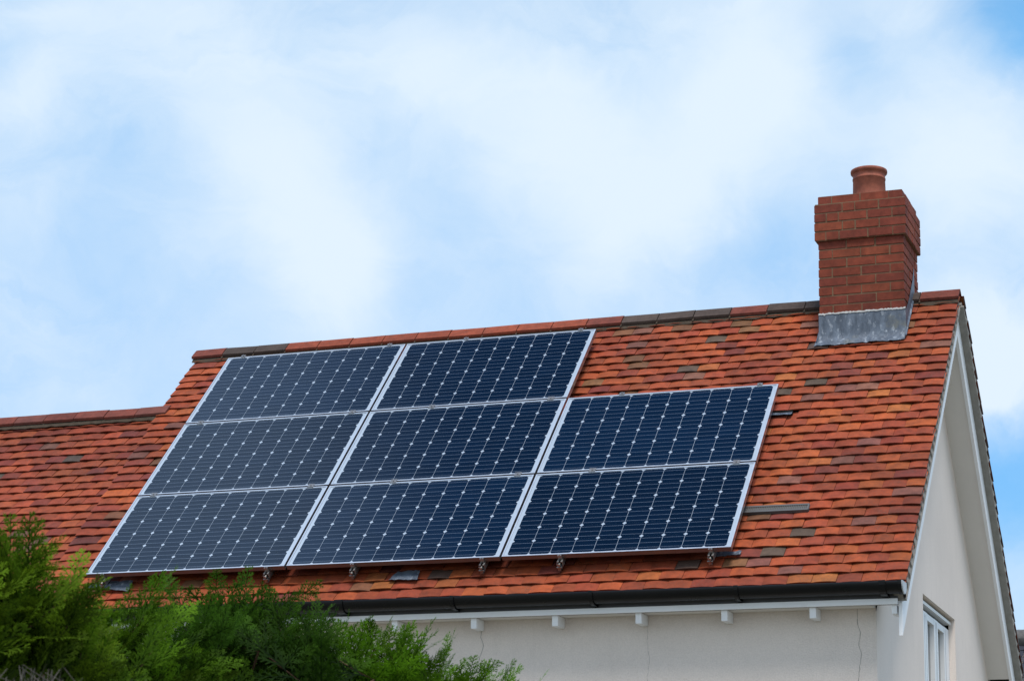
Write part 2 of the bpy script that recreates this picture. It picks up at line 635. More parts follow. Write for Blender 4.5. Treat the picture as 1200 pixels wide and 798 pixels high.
# soffit under the verge
mb = MB()
for sgn in (1, -1):
    poly = [(0.14, zline(0.14, -0.348)), (YR, zline(YR, -0.348)), (YR, zline(YR, -0.330)), (0.14, zline(0.14, -0.330))]
    if sgn < 0:
        poly = [(2 * YR - y, z) for y, z in poly][::-1]
    mb.prism(poly, 'x', 5.968, 6.1445)
mb.build('soffit', [M['soffit']], house)

# walls ------------------------------------------------------------------
YB = 2 * YR - WALL_Y
mb = MB()
x0, x1 = -0.40, WALL_X
ztop = zline(WALL_Y, TILE_W - 0.06)
mb.face([(x0, WALL_Y, 0), (x1, WALL_Y, 0), (x1, WALL_Y, ztop), (x0, WALL_Y, ztop)])
mb.face([(x1, YB, 0), (x0, YB, 0), (x0, YB, ztop), (x1, YB, ztop)])
mb.face([(x0, YB, 0), (x0, WALL_Y, 0), (x0, WALL_Y, ztop), (x0, YR, zline(YR, TILE_W - 0.06)), (x0, YB, ztop)])


def crack(mb, pts, wd, mat):
    fine = []
    rr = random.Random(int(pts[0][0] * 100))
    for (xa, za), (xb, zb) in zip(pts, pts[1:]):
        m = max(2, int(math.hypot(xb - xa, zb - za) / 0.02))
        for i in range(m):
            s = i / m
            fine.append((xa + (xb - xa) * s + rr.uniform(-.004, .004), za + (zb - za) * s))
    y = WALL_Y - 0.0015
    for (xa, za), (xb, zb) in zip(fine, fine[1:]):
        h = wd * rr.uniform(0.5, 1.1)
        mb.face([(xa - h, y, za + H), (xb - h, y, zb + H), (xb + h, y, zb + H), (xa + h, y, za + H)], mat=mat)


crack(mb, [(3.20, -0.45), (3.195, -0.56), (3.215, -0.62), (3.185, -0.72), (3.135, -0.80), (3.125, -0.95), (3.15, -1.3)], 0.0022, 1)
crack(mb, [(4.41, -0.46), (4.405, -0.62), (4.425, -0.75), (4.40, -0.95), (4.41, -1.6)], 0.0013, 2)
crack(mb, [(5.848, -0.43), (5.85, -0.55), (5.862, -0.60), (5.850, -0.68), (5.868, -0.74), (5.845, -0.92), (5.84, -1.4)], 0.0022, 1)
mb.build('wall', [M['wall'], M['crack'], M['crackp']], house)

# gable wall with the window opening
WY0, WY1, WZ0, WZ1 = 1.68, 2.985, H - 1.36, H - 0.085
RV = 0.050
mb = MB()
ze = zline(WALL_Y, -0.338)
zp = zline(YR, -0.338)
X = WALL_X
zs = zline(WY0, -0.338); ze2 = zline(2 * YR - WY1, -0.338)
mb.face([(X, WALL_Y, 0), (X, WY0, 0), (X, WY0, zs), (X, WALL_Y, ze)])
mb.face([(X, WY0, 0), (X, WY1, 0), (X, WY1, WZ0), (X, WY0, WZ0)])
mb.face([(X, WY0, WZ1), (X, WY1, WZ1), (X, WY1, ze2), (X, YR, zp), (X, WY0, zs)])
mb.face([(X, WY1, 0), (X, YB, 0), (X, YB, ze), (X, WY1, ze2)])
XI = X - RV
mb.face([(X, WY0, WZ0), (XI, WY0, WZ0), (XI, WY0, WZ1), (X, WY0, WZ1)][::-1])
mb.face([(X, WY1, WZ0), (XI, WY1, WZ0), (XI, WY1, WZ1), (X, WY1, WZ1)])
mb.face([(X, WY0, WZ1), (XI, WY0, WZ1), (XI, WY1, WZ1), (X, WY1, WZ1)][::-1])
mb.face([(X, WY0, WZ0), (XI, WY0, WZ0), (XI, WY1, WZ0), (X, WY1, WZ0)])
mb.build('gable_wall', [M['gable']], house)

# window ------------------------------------------------------------------
win = bpy.data.objects.new('window', None); COL.objects.link(win)
win.location = (X - 0.1 - 2.8, (WY0 + WY1) / 2 - 2.3, WZ0); win.parent = house
FZ1 = H - 0.165
fx0, fx1 = XI - 0.06, XI
za, zb = WZ0 + 0.09, FZ1 - 0.05
panes = [(WY0 + .06, 1.94), (2.105, 2.37), (2.525, 2.78)]
mb = MB()
edges = [WY0 + .002] + [k for p in panes for k in p] + [WY1 - .002]
for a, b in zip(edges[0::2], edges[1::2]):
    mb.box(fx0, fx1, a, b, WZ0 + .002, FZ1)
for a, b in panes:
    mb.box(fx0, fx1 - .0015, a, b, zb, FZ1 - .001)
    mb.box(fx0, fx1 - .0015, a, b, WZ0 + .002, za)
# rebate line between frame and casements
for k in (1.985, 2.045, 2.43, 2.468, 2.83):
    mb.box(fx1 - .001, fx1 + .0006, k, k + .006, WZ0 + .03, FZ1 - .02, mat=1)
mb.build('window_frame', [M['white'], M['grey_pl']], win)
for a, b in panes:
    mb = MB()
    mb.box(fx0 + .008, fx0 + 0.026, a + .001, b - .001, za + .001, zb - .001)
    mb.build('pane', [M['glass']], win)
mb = MB()
mb.box(fx0, fx1 - 0.03, WY0 + .002, WY1 - .002, FZ1 + 0.001, WZ1 - .002, mat=1)
mb.box(fx0, fx1 + 0.018, WY0 + .004, WY1 - .004, FZ1 + 0.036, FZ1 + 0.060)
mb.build('head_trim', [M['white'], M['grey_pl']], win)

# fascia, rafter feet, gutter ----------------------------------------------
mb = MB()
mb.box(-0.46, 6.1445, -0.120, -0.101, H - 0.447, H - 0.318, mat=1)  # upper strip takes the painted shade colour
mb.box(-0.46, 6.1445, -0.142, -0.1205, H - 0.447, H - 0.410)
mb.build('fascia', [M['whitew'], M['fascia_shade']], house)
mb = MB()
mb.box(-0.42, 5.966, -0.1005, WALL_Y - .001, H - 0.444, H - 0.432)
mb.build('soffit', [M['soffit']], house)
for i in range(12):
    x = 6.118 if i == 0 else 5.582 - 0.597 * (i - 1)
    if x < -0.3:
        break
    mb = MB()
    wd = 0.021 if i else 0.016
    zl = 0.518 if i else 0.505
    mb.hexa([(x - wd, -0.112, H - zl), (x + wd, -0.112, H - zl), (x + wd, WALL_Y - .002, H - zl), (x - wd, WALL_Y - .002, H - zl),
             (x - wd, -0.116, H - 0.4475), (x + wd, -0.116, H - 0.4475), (x + wd, WALL_Y - .002, H - 0.4475), (x - wd, WALL_Y - .002, H - 0.4475)])
    mb.build('rafter_foot', [M['whitew']], house)


def gutter(name, parent, xa, xb, yc, zc, r, fl, brackets, caps=(True, True), sgn=1):
    mb = MB()
    n = 14
    prof = []
    for j in range(n + 1):
        a = math.pi + math.pi * j / n
        prof.append((yc + sgn * r * math.cos(a), zc + r * 1.02 * math.sin(a)))
    # rolled lip on both edges
    prof = [(prof[0][0], zc + 0.008), (prof[0][0] + sgn * 0.004, zc + 0.009)][::-1] + prof
    inner = [(yc + (y - yc) * 0.95, z + 0.0015) for y, z in prof]
    nx = max(2, int((xb - xa) / 0.5))
    rows = [[(xa + (xb - xa) * i / nx, y, z) for y, z in prof] for i in range(nx + 1)]
    mb.grid(rows, flip=(sgn > 0))
    rows = [[(xa + (xb - xa) * i / nx, y, z) for y, z in inner] for i in range(nx + 1)]
    mb.grid(rows, flip=(sgn < 0))
    g = mb.build(name, [M['gutter']], parent)
    for x, side in ((xa, -1), (xb, 1)):
        if not caps[0 if side < 0 else 1]:
            continue
        mb = MB()
        m = 16
        pts = [(yc + sgn * (r + .003) * math.cos(math.pi + math.pi * j / m), zc + (r * 1.02 + .003) * math.sin(math.pi + math.pi * j / m)) for j in range(m + 1)]
        pts = [(pts[0][0], zc + 0.01)] + pts + [(pts[-1][0], zc + 0.01)]
        mb.prism(pts, 'x', x - 0.004, x + 0.004)
        ring = [(yc + (y - yc) * 1.03, zc + (z - zc) * 1.03) for y, z in pts]
        mb.prism(ring, 'x', x - 0.03 if side > 0 else x + 0.005, x - 0.005 if side > 0 else x + 0.03, mat=1)
        mb.build('gutter_end_cap', [M['grey_pl'] if side < 0 else M['capgrey'], M['gutter']], g)
    for x, wd in brackets:
        mb = MB()
        m = 14
        o = [(yc + sgn * (r + .010) * math.cos(math.pi + math.pi * j / m), zc + (r * 1.02 + .010) * math.sin(math.pi + math.pi * j / m)) for j in range(m + 1)]
        i_ = [(yc + sgn * (r + .001) * math.cos(math.pi + math.pi * j / m), zc + (r * 1.02 + .001) * math.sin(math.pi + math.pi * j / m)) for j in range(m + 1)]
        for j in range(m):
            mb.prism([o[j], o[j + 1], i_[j + 1], i_[j]], 'x', x - wd, x + wd)
        yb_ = yc + sgn * (r + .002)
        # foot plate down the fascia and hook over the lip
        mb.box(x - wd, x + wd, min(fl, fl - sgn * .006), max(fl, fl - sgn * .006), zc - r * 1.02 - 0.022, zc - 0.01)
        mb.hexa([(x - wd, fl - sgn * .006, zc - r * 1.02 - .02), (x + wd, fl - sgn * .006, zc - r * 1.02 - .02), (x + wd, fl, zc - r * 1.02 - .02), (x - wd, fl, zc - r * 1.02 - .02),
                 (x - wd, yc, zc - r * 1.02 - .004), (x + wd, yc, zc - r * 1.02 - .004), (x + wd, fl, zc - r + .03), (x - wd, fl, zc - r + .03)])
        yo = yc - sgn * (r + .006)
        mb.box(x - wd, x + wd, min(yo, yo + sgn * .012), max(yo, yo + sgn * .012), zc + 0.0, zc + 0.014)
        mb.build('gutter_bracket', [M['gutter']], g)
    return g


M['capgrey'] = mat_plain('weathered_cap', (0.42, 0.45, 0.48), 0.4, var=0.2, scale=15)
gutter('gutter', house, -0.50, 6.20, -0.187, H - 0.322, 0.0655, -0.1205,
       [(1.2, .014), (2.22, .032), (3.08, .014), (4.09, .014), (5.10, .014), (6.07, .022)], (False, True))
gutter('gutter', house, -0.50, 6.22, 2 * YR + 0.19, H - 0.330, 0.066, 2 * YR + 0.1205, [(0.5, .012), (2.5, .012), (4.5, .012), (6.0, .012)], (True, True), sgn=-1)
mb = MB()
mb.box(-0.46, 6.1445, 2 * YR + 0.101, 2 * YR + 0.120, H - 0.455, H - 0.318)
mb.build('fascia', [M['whitew']], house)

# roof vents and lead slates ------------------------------------------------
mb = MB()
va, vb = 0.535, 0.600
mb.sbox(4.90, 5.425, va, vb, TILE_W - 0.012, TILE_W + 0.004)
mb.sbox(4.90, 5.425, va - .004, va + 0.012, TILE_W - 0.012, TILE_W + 0.012)
mb.sbox(4.90, 5.425, vb - .010, vb + 0.004, TILE_W - 0.010, TILE_W + 0.012)
mb.sbox(5.415, 5.428, va, vb, TILE_W - 0.010, TILE_W + 0.0125)
vent = mb.build('roof_vent', [M['grey_pl']], roof)
mb = MB()
for i in range(40):
    x = 4.905 + i * 0.0127
    mb.sbox(x, x + 0.005, va + 0.013, vb - 0.011, TILE_W + 0.0042, TILE_W + 0.010)
mb.build('vent_grille', [M['vent_slat']], roof)


def lead_sheet(name, parent, corners, rnd, nx=10, ny=5, amp=0.003, label=None):
    """Dressed sheet between four (x, v, w) corners."""
    mb = MB()
    a, b, c, d = corners
    rows = []
    for j in range(ny + 1):
        t = j / ny
        row = []
        for i in range(nx + 1):
            s = i / nx
            p = [(a[k] * (1 - s) + b[k] * s) * (1 - t) + (d[k] * (1 - s) + c[k] * s) * t for k in range(3)]
            p[2] += rnd.uniform(-amp, amp)
            p[1] += rnd.uniform(-amp, amp)
            row.append(P(*p))
        rows.append(row)
    mb.grid(rows)
    rows2 = [[(q[0], q[1] + .003 * ST, q[2] - .003) for q in rows[0]], rows[0]]
    mb.grid(rows2)
    return mb.build(name, [M['lead']], parent, label=label)


rl = random.Random(77)
lead_sheet('lead_slate', roof, [(4.86, 1.728, -0.108), (5.115, 1.728, -0.108), (5.115, 1.772, -0.124), (4.86, 1.772, -0.122)], rl)
lead_sheet('lead_slate', roof, [(2.475, -0.085, -0.104), (2.70, -0.092, -0.105), (2.68, 0.03, -0.118), (2.51, 0.03, -0.118)], rl, amp=0.005)
lead_sheet('lead_slate', roof, [(-0.02, -0.03, -0.104), (0.36, -0.09, -0.105), (0.34, 0.05, -0.118), (0.04, 0.05, -0.118)], rl, amp=0.005)
lead_sheet('lead_slate', roof, [(4.86, 0.035, -0.102), (5.035, 0.045, -0.102), (5.035, 0.10, -0.116), (4.86, 0.10, -0.116)], rl, amp=0.004)

# chimney --------------------------------------------------------------------
CX0, CX1, CY0 = 5.172, 5.838, 1.95
CD = 0.5525
CY1 = CY0 + CD
ZC = H + 2.745                      # underside of the oversailing courses
rb = random.Random(21)


def brick_col():
    r = rb.random()
    c = (0.215, 0.047, 0.025) if r < 0.55 else (0.185, 0.040, 0.024) if r < 0.85 else (0.245, 0.058, 0.028)
    k = rb.uniform(0.88, 1.1)
    return tuple(q * k for q in c)


def brick(mb, xa, xb, ya, yb, za, zb):
    j = lambda: rb.uniform(-0.0022, 0.0022)
    jz = rb.uniform(-0.001, 0.001)
    e = 0.002
    c = brick_col()
    dx, dy = j(), j()
    xa, xb, ya, yb = xa + dx, xb + dx, ya + dy, yb + dy
    za, zb = za + jz, zb + jz
    mb.box(xa, xb, ya, yb, za + e, zb - e, c)
    mb.box(xa + e, xb - e, ya + e, yb - e, za, zb, tuple(q * 0.9 for q in c))


def course(mb, x0, x1, y0, y1, z, front, side, sides_full):
    """front / side: brick lengths with 10 mm joints; sides_full: the side bricks run to the corners."""
    w, h, g = 0.1025, 0.0648, 0.0102
    z += rb.uniform(-0.0008, 0.0008)
    a0, a1 = (x0 + w + g, x1 - w - g) if sides_full else (x0, x1)
    b0, b1 = (y0, y1) if sides_full else (y0 + w + g, y1 - w - g)

    def run(lens, s0, s1):
        tot = sum(lens) + g * (len(lens) - 1)
        k = ((s1 - s0) - g * (len(lens) - 1)) / sum(lens)
        p = s0
        for L in lens:
            yield p, p + L * k
            p += L * k + g
    for yy in ((y0, y0 + w), (y1 - w, y1)):
        for p, q in run(front, a0, a1):
            brick(mb, p, q, yy[0], yy[1], z, z + h)
    for xx in ((x1 - w, x1), (x0, x0 + w)):
        for p, q in run(side, b0, b1):
            brick(mb, xx[0], xx[1], p, q, z, z + h)


mb = MB()
F, Hf = 0.215, 0.1025
nb = 16
for i in range(nb):
    z = ZC - (i + 1) * 0.075 + 0.010
    if i % 2 == 0:
        course(mb, CX0, CX1, CY0, CY1, z, [F, F, F], [F, Hf], False)
    else:
        course(mb, CX0, CX1, CY0, CY1, z, [F, F], [F, F, Hf], True)
mb.box(CX0 + .005, CX1 - .005, CY0 + .005, CY1 - .005, ZC - nb * 0.075, ZC, mat=1)
chim = mb.build('chimney', [M['brick'], M['brick_mortar']], house)
mb = MB()
o = 0.025
rows_ = [([0.085, 0.095, F, 0.185, 0.095], [F, F, 0.13], False), ([F, 0.09, 0.175, 0.2], [F, Hf], False),
         ([0.09, 0.085, F, 0.185, 0.1], [F, F, 0.13], False), ([F, 0.09, 0.175, 0.2], [F, Hf], False)]
for i, (fr, sd, full) in enumerate(rows_):
    course(mb, CX0 - o, CX1 + o, CY0 - o, CY1 + o, ZC + 0.004 + i * 0.075, fr, sd, full)
course(mb, CX0, CX1, CY0, CY1, ZC + 0.004 + 4 * 0.075, [Hf, F, F, Hf], [F, Hf], False)
mb.box(CX0 - o + .005, CX1 + o - .005, CY0 - o + .005, CY1 + o - .005, ZC + .001, ZC + 0.302, mat=1)
mb.box(CX0 + .005, CX1 - .005, CY0 + .005, CY1 - .005, ZC + 0.303, ZC + 0.372, mat=1)
mb.build('oversailing_cap', [M['brick'], M['brick_mortar']], chim)
# flaunching and pot
PX, PY = (CX0 + CX1) / 2 + 0.018, (CY0 + CY1) / 2
mb = MB()
z0 = ZC + 0.372
q = [(CX0 + .03, CY0 + .03), (CX1 - .03, CY0 + .03), (CX1 - .03, CY1 - .03), (CX0 + .03, CY1 - .03)]
p_ = [(PX - .13, PY - .13), (PX + .13, PY - .13), (PX + .13, PY + .13), (PX - .13, PY + .13)]
mb.hexa([(a, b, z0) for a, b in q] + [(a, b, z0 + 0.045) for a, b in p_])
mb.build('flaunching', [M['mortar']], chim)
mb = MB()
zb = z0 + 0.0
zt = H + 3.392
prof = [(0.122, zb), (0.1235, zb + 0.05), (0.1205, zt - 0.085), (0.1235, zt - 0.083), (0.1240, zt - 0.072), (0.1205, zt - 0.069), (0.1215, zt - 0.040),
        (0.128, zt - 0.034), (0.1365, zt - 0.026), (0.138, zt - 0.014), (0.1365, zt - 0.004), (0.129, zt), (0.112, zt), (0.106, zt - 0.01), (0.104, zb)]
prof = [(r * 1.05, z) for r, z in prof]
mb.lathe(prof, PX, PY, 56, (0.32, 0.095, 0.058))
mb.build('chimney_pot', [M['pot']], chim)

# lead flashings
rl = random.Random(9)
mb = MB()
prof = [(1.790 - 0.0, None)]
path = []                            # (y, z) down from the brick face on to the tiles
wS = -0.113
zb = zline(CY0 - 0.006, wS)
path += [(CY0 - 0.005, H + 2.152), (CY0 - 0.005, zb + 0.10), (CY0 - 0.006, zb + 0.035), (CY0 - 0.014, zb + 0.004)]
for v in (2.74, 2.70, 2.658):
    a = P(0, v, wS)
    path.append((a[1], a[2]))
rows = []
for k, (y, z) in enumerate(path):
    row = []
    for i in range(27):
        s = i / 26
        fl = max(0, k - 2) / 4
        xa, xb = CX0 - 0.004 - 0.026 * fl, CX1 + 0.006 + 0.0 * fl
        jit = 0 if k == 0 else 1
        row.append((xa + (xb - xa) * s, y + jit * rl.uniform(-.0045, .001), z + rl.uniform(-.003, .003) * jit + (rl.uniform(-.006, .004) if k == 6 else 0)))
    rows.append(row)
mb.grid(rows, flip=True)
# wrapped corners
for s, xa in ((-1, CX0), (1, CX1)):
    q = [(xa + s * .005, CY0 - .006, H + 2.15), (xa + s * .005, CY0 + .08, H + 2.17), (xa + s * .005, CY0 + .08, H + 2.02), (xa + s * .005, CY0 - .006, zb + .01)]
    mb.face(q if s < 0 else q[::-1])
mb.build('apron_flashing', [M['lead']], chim)
mb = MB()
rows = [[], [], []]
for i in range(61):
    x = CX0 - .004 + (CX1 - CX0 + .010) * i / 60
    d = rl.uniform(0.000, 0.006)
    if rl.random() < 0.07:
        d += rl.uniform(.008, .022)
    rows[0].append((x, CY0 - .001, H + 2.163 + rl.uniform(-.004, .004)))
    rows[1].append((x, CY0 - .010, H + 2.155 + rl.uniform(-.003, .003)))
    rows[2].append((x, CY0 - .009, H + 2.150 - d))
mb.grid(rows, flip=True)
mb.build('pointing', [M['sealant']], chim)
for s, xa in ((1, CX1), (-1, CX0)):
    mb = MB()
    xo = xa + s * 0.006
    pr = lambda y, dz: (xo, y, zline(y, TILE_W) + dz)
    lo = [pr(CY0 - .005, .02), pr(2.10, .02), pr(2.25, .02), pr(2.325, .02)]
    hi = [pr(CY0 - .005, .185), pr(2.10, .155), pr(2.25, .175), pr(2.325, .235)]
    mb.grid([lo, hi], flip=(s > 0), smooth=False)
    fl_ = [(xa + s * .018, *P(0, v, -0.104)[1:]) for v in (2.70, 2.9, 3.1, 3.2)]
    up = [(xo, *P(0, v, -0.094)[1:]) for v in (2.70, 2.9, 3.1, 3.2)]
    mb.grid([up, fl_], flip=(s < 0), smooth=False)
    mb.build('side_flashing', [M['lead_light'] if 'lead_light' in M else M['lead']], chim)

# ------------------------------------------------------------------ lower wing
WW = -0.158                          # wing tiles lie a little below the main roof
YRW = 1.765
wing = bpy.data.objects.new('wing', None); COL.objects.link(wing)
wing.location = (-6.0, 0, 0); wing.parent = house
mb = MB()


def PWR(x, v, w=0.0):
    a = P(x, v, w)
    return (a[0], 2 * YRW - a[1], a[2])


v_r = (YRW + WW * ST) / CT
rows_n = int((v_r - 0.05 - V0) / 0.104) + 1
tile_slope(mb, -5.2, -0.40, V0 - 0.03, rows_n + 1, WW, WINGPAL, random.Random(14), P, vmax=v_r - 0.03)
for (fn, yr_) in ((P, YRW),):
    mb.sbox(-5.15, -0.38, V0, v_r - 0.05, WW - 0.055, WW - 0.040, (0.05, 0.04, 0.035), 1, fn)
q = [PWR(-5.2, V0, WW), PWR(-0.40, V0, WW), PWR(-0.40, v_r, WW), PWR(-5.2, v_r, WW)]
mb.face(q[::-1], (0.3, 0.06, 0.03))
wroof = mb.build('wing_roof', [M['tile'], M['dark']], wing)
ZRW = YRW * TT + WW / CT + H + 0.048
mb = MB()
ridge_run(mb, -0.385 - 16 * 0.3, 16, 0.3, YRW, ZRW, [R_RED, (0.21, 0.05, 0.032), R_RED, (0.17, 0.05, 0.036)], random.Random(18))
mb.build('wing_ridge', [M['ridge']], wing)
mb = MB()
bedding(mb, -5.18, -0.40, YRW, ZRW, random.Random(12))
mb.build('ridge_mortar', [M['mortar']], wing)
mb = MB()
yb = 2 * YRW - WALL_Y
zt = zline(WALL_Y, WW - 0.06)
mb.face([(-5.1, WALL_Y, 0), (-0.40, WALL_Y, 0), (-0.40, WALL_Y, zt), (-5.1, WALL_Y, zt)])
mb.face([(-0.40, yb, 0), (-5.1, yb, 0), (-5.1, yb, zt), (-0.40, yb, zt)])
mb.face([(-5.1, yb, 0), (-5.1, WALL_Y, 0), (-5.1, WALL_Y, zt), (-5.1, YRW, zline(YRW, WW - 0.06)), (-5.1, yb, zt)])
mb.build('wing_wall', [M['wall']], wing)
mb = MB()
mb.box(-5.15, -0.47, -0.120, -0.101, H - 0.475, H - 0.345)
mb.build('wing_fascia', [M['whitew']], wing)
gutter('wing_gutter', wing, -5.2, -0.505, -0.19, H - 0.362, 0.066, -0.1205, [(-1.5, .012), (-2.5, .012), (-3.5, .012), (-4.5, .012)], (True, False))

# ------------------------------------------------------------------ solar panels
PW, PH, GX, GY, CPITCH = 1.655, 0.9818, 0.0181, 0.0180, 0.15848
ROT = Matrix(((1, 0, 0), (0, CT, -ST), (0, ST, CT)))
EUL = ROT.to_euler()


def local_part(mb, name, mats, parent):
    o = mb.build(name, mats)
    o.parent = parent
    o.location = (0, 0, 0)
    return o


def make_panel(name, label, loc, group):
    r = thing(name, label, 'solar panel', loc, group)
    r.rotation_euler = EUL
    d, lip = 0.036, 0.0115
    x, y = PW / 2, PH / 2
    mb = MB()
    for a, b, c, e in ((-x, -x + lip, -y, y), (x - lip, x, -y, y)):
        mb.box(a, b, c, e, -d, 0)
    for c, e in ((-y, -y + lip), (y - lip, y)):
        mb.box(-x + lip, x - lip, c, e, -d, 0)
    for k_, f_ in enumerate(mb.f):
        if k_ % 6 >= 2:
            mb.m[k_] = 2 if (k_ % 6 == 2 and k_ // 6 in (0, 1, 2)) else 1  # down-slope faces take the painted gap shade
    local_part(mb, 'frame', [M['alu'], M['alu_side'], M['alu_gap_shade']], r)
    mb = MB()
    mb.box(-x + lip, x - lip, -y + lip, y - lip, -0.011, -0.0045)
    local_part(mb, 'backsheet', [M['sheet']], r)
    mb = MB()
    s, ch = 0.0784, 0.0150
    rr = random.Random(6)
    for i in range(10):
        for j in range(6):
            cx, cy = (i - 4.5) * CPITCH, (j - 2.5) * CPITCH
            k = rr.uniform(0.9, 1.12)
            sx_, sy_ = s - 0.0003, s + 0.0005
            pts = [(-sx_ + ch, -sy_), (sx_ - ch, -sy_), (sx_, -sy_ + ch), (sx_, sy_ - ch), (sx_ - ch, sy_), (-sx_ + ch, sy_), (-sx_, sy_ - ch), (-sx_, -sy_ + ch)]
            mb.face([(cx + a, cy + b, -0.0040) for a, b in pts], (k, k, k))
    local_part(mb, 'cell_sheet', [M['cell']], r)
    return r


def copy_tree(o, parent=None):
    c = o.copy()
    COL.objects.link(c)
    if parent is not None:
        c.parent = parent
    for ch in list(o.children):
        copy_tree(ch, c)
    return c


PG = 'solar panels on the tiled roof'
names = {
    (0, 0): 'greyish blue solar panel with its lower left corner just above the conifer tops',
    (0, 1): 'middle solar panel of the column nearest the lower wing roof',
    (0, 2): 'top solar panel of the column nearest the lower wing roof, under the dark ridge tiles',
    (1, 0): 'bottom solar panel of the central column, above a small crumpled lead patch',
    (1, 1): 'middle solar panel of the central column, with panels on all four sides',
    (1, 2): 'top solar panel of the central column, under the orange ridge tiles',
    (2, 0): 'bottom solar panel of the short column nearest the gable, beside the long roof vent',
    (2, 1): 'upper solar panel of the short column nearest the gable, with bare tiles above',
}
proto = None
for (c, r_), lab in names.items():
    u = c * (PW + GX) + PW / 2 - 0.0025
    v = r_ * (PH + GY) + PH / 2 - 0.0036
    loc = P(u, v, 0)
    if proto is None:
        proto = make_panel('solar_panel', lab, loc, PG)
    else:
        o = copy_tree(proto)
        o.location = loc
        o['label'] = lab

# mounting rails under the panels
RG = 'mounting rails under the solar panels'
rails = [(0.14, 3, 'mounting rail end by the lower left corner of the panels, over a lead sheet'),
         (1.507, 3, 'mounting rail under the right half of the column nearest the lower wing'),
         (2.196, 3, 'mounting rail left of the crumpled lead patch, under the central column'),
         (3.195, 3, 'mounting rail right of the crumpled lead patch, under the central column'),
         (3.775, 2, 'mounting rail under the left part of the short panel column'),
         (4.857, 2, 'mounting rail nearest the gable, under the right edge of the short panel column')]
for x, rows_n2, lab in rails:
    r = thing('mounting_rail', lab, 'mounting rail', P(x, -0.045, -0.075), RG)
    top = rows_n2 * (PH + GY) - GY + 0.02
    mb = MB()
    for a, b, wa, wb in ((-.02, -.017, -.076, -.037), (.017, .02, -.076, -.037), (-.017, .017, -.076, -.072), (-.017, -.007, -.041, -.037), (.007, .017, -.041, -.037)):
        mb.sbox(x + a, x + b, -0.045, top, wa, wb)
    mb.build('rail', [M['steel']], r)
    mb = MB()
    # end clamp gripping the lower frame edge, bolt head and nut
    mb.sbox(x - .014, x + .014, -0.018, -0.0015, -0.0365, -0.008)
    mb.sbox(x - .014, x + .014, -0.019, -0.0015, -0.008, 0.0015 - 0.004)
    mb.tube([P(x, -0.012, -0.034), P(x, -0.012, 0.004)], [0.006, 0.006], 8)
    mb.build('end_clamp', [M['steel']], r)
    mb = MB()
    mb.tube([P(x - .006, -0.060, -0.058), P(x - .006, -0.040, -0.058)], [0.010, 0.010], 6)
    mb.build('rail_bolt', [M['steel']], r)
    mb = MB()
    # roof hook: strap from the rail down and under the tile above
    mb.sbox(x - .024, x - .004, -0.050, -0.044, -0.112, -0.05)
    mb.sbox(x - .024, x - .004, -0.044, 0.10, -0.117, -0.111)
    mb.tube([P(x - .026, -0.054, -0.078), P(x + .012, -0.054, -0.078)], [0.007, 0.007], 8)
    mb.build('roof_hook', [M['steel']], r)
    for k in range(1, rows_n2):
        vv = k * (PH + GY) - GY / 2
        mb = MB()
        mb.sbox(x - .025, x + .025, vv - 0.021, vv + 0.021, 0.0008, 0.004)
        mb.sbox(x - .02, x + .02, vv - 0.010, vv + 0.010, -0.037, 0.0008)
        mb.tube([P(x, vv, 0.004), P(x, vv, 0.009)], [0.0065, 0.0065], 8)
        mb.build('mid_clamp', [M['steel']], r)
    vv = rows_n2 * (PH + GY) - GY
    mb = MB()
    mb.sbox(x - .02, x + .02, vv + 0.0015, vv + 0.018, -0.0365, 0.002)
    mb.sbox(x - .02, x + .02, vv - 0.010, vv + 0.018, 0.0025, 0.005)
    mb.tube([P(x, vv + .008, 0.005), P(x, vv + .008, 0.011)], [0.0065, 0.0065], 8)
    mb.build('end_clamp', [M['steel']], r)

# ------------------------------------------------------------------ conifers
def spray_proto(rnd):
    """A flat fern-like cypress spray of unit length: quads as (4, 3) points plus a growth value per point."""
    Q, G = [], []

    def strip(p, q, wa, wb, ga, gb):
        p, q = np.array(p), np.array(q)
        d = q - p
        L = np.linalg.norm(d)
        n = np.array([-d[1], d[0], 0]) / max(L, 1e-6)
        Q.append([p - n * wa, p + n * wa, q + n * wb, q - n * wb]); G.append([ga, ga, gb, gb])
    nb_ = 12
    prev = (0, 0, 0)
    bend = rnd.uniform(-0.12, 0.12)
    axis = lambda t: (t, bend * t * t, -0.10 * t * t)
    for i in range(1, 7):
        strip(axis((i - 1) / 6), axis(i / 6), 0.012, 0.010, 0.0, i / 6 * 0.8)
    for i in range(nb_):
        t = 0.06 + 0.9 * i / nb_
        sd = 1 if i % 2 else -1
        L = (0.44 * (1 - t) ** 0.8 + 0.07) * rnd.uniform(0.75, 1.15) * min(1, 0.5 + t * 2)
        an = sd * math.radians(rnd.uniform(34, 50))
        b = np.array(axis(t))
        dr = np.array([math.cos(an), math.sin(an), rnd.uniform(-0.18, 0.1)])
        e = b + dr * L
        strip(b, e, 0.017, 0.006, 0.25 + 0.5 * t, 0.9)
        m = max(2, int(L / 0.085))
        for k in range(m):
            u = (k + 0.8) / (m + 0.6)
            for s2 in (-1, 1):
                if rnd.random() < 0.12:
                    continue
                l2 = L * 0.36 * (1.1 - u) * rnd.uniform(0.7, 1.2) + 0.03
                a2 = an + s2 * math.radians(rnd.uniform(30, 45))
                b2 = b + dr * L * u
                e2 = b2 + np.array([math.cos(a2), math.sin(a2), rnd.uniform(-0.25, 0.15)]) * l2
                strip(b2, e2, 0.016, 0.006, 0.35 + 0.4 * t, 1.0)
    return np.array(Q, dtype=np.float32), np.array(G, dtype=np.float32)


_r = random.Random(40)
SPRAYS = [spray_proto(_r) for _ in range(6)]


def unit(v):
    n = np.linalg.norm(v)
    return v / n if n > 1e-9 else np.array([0, 0, 1.0])


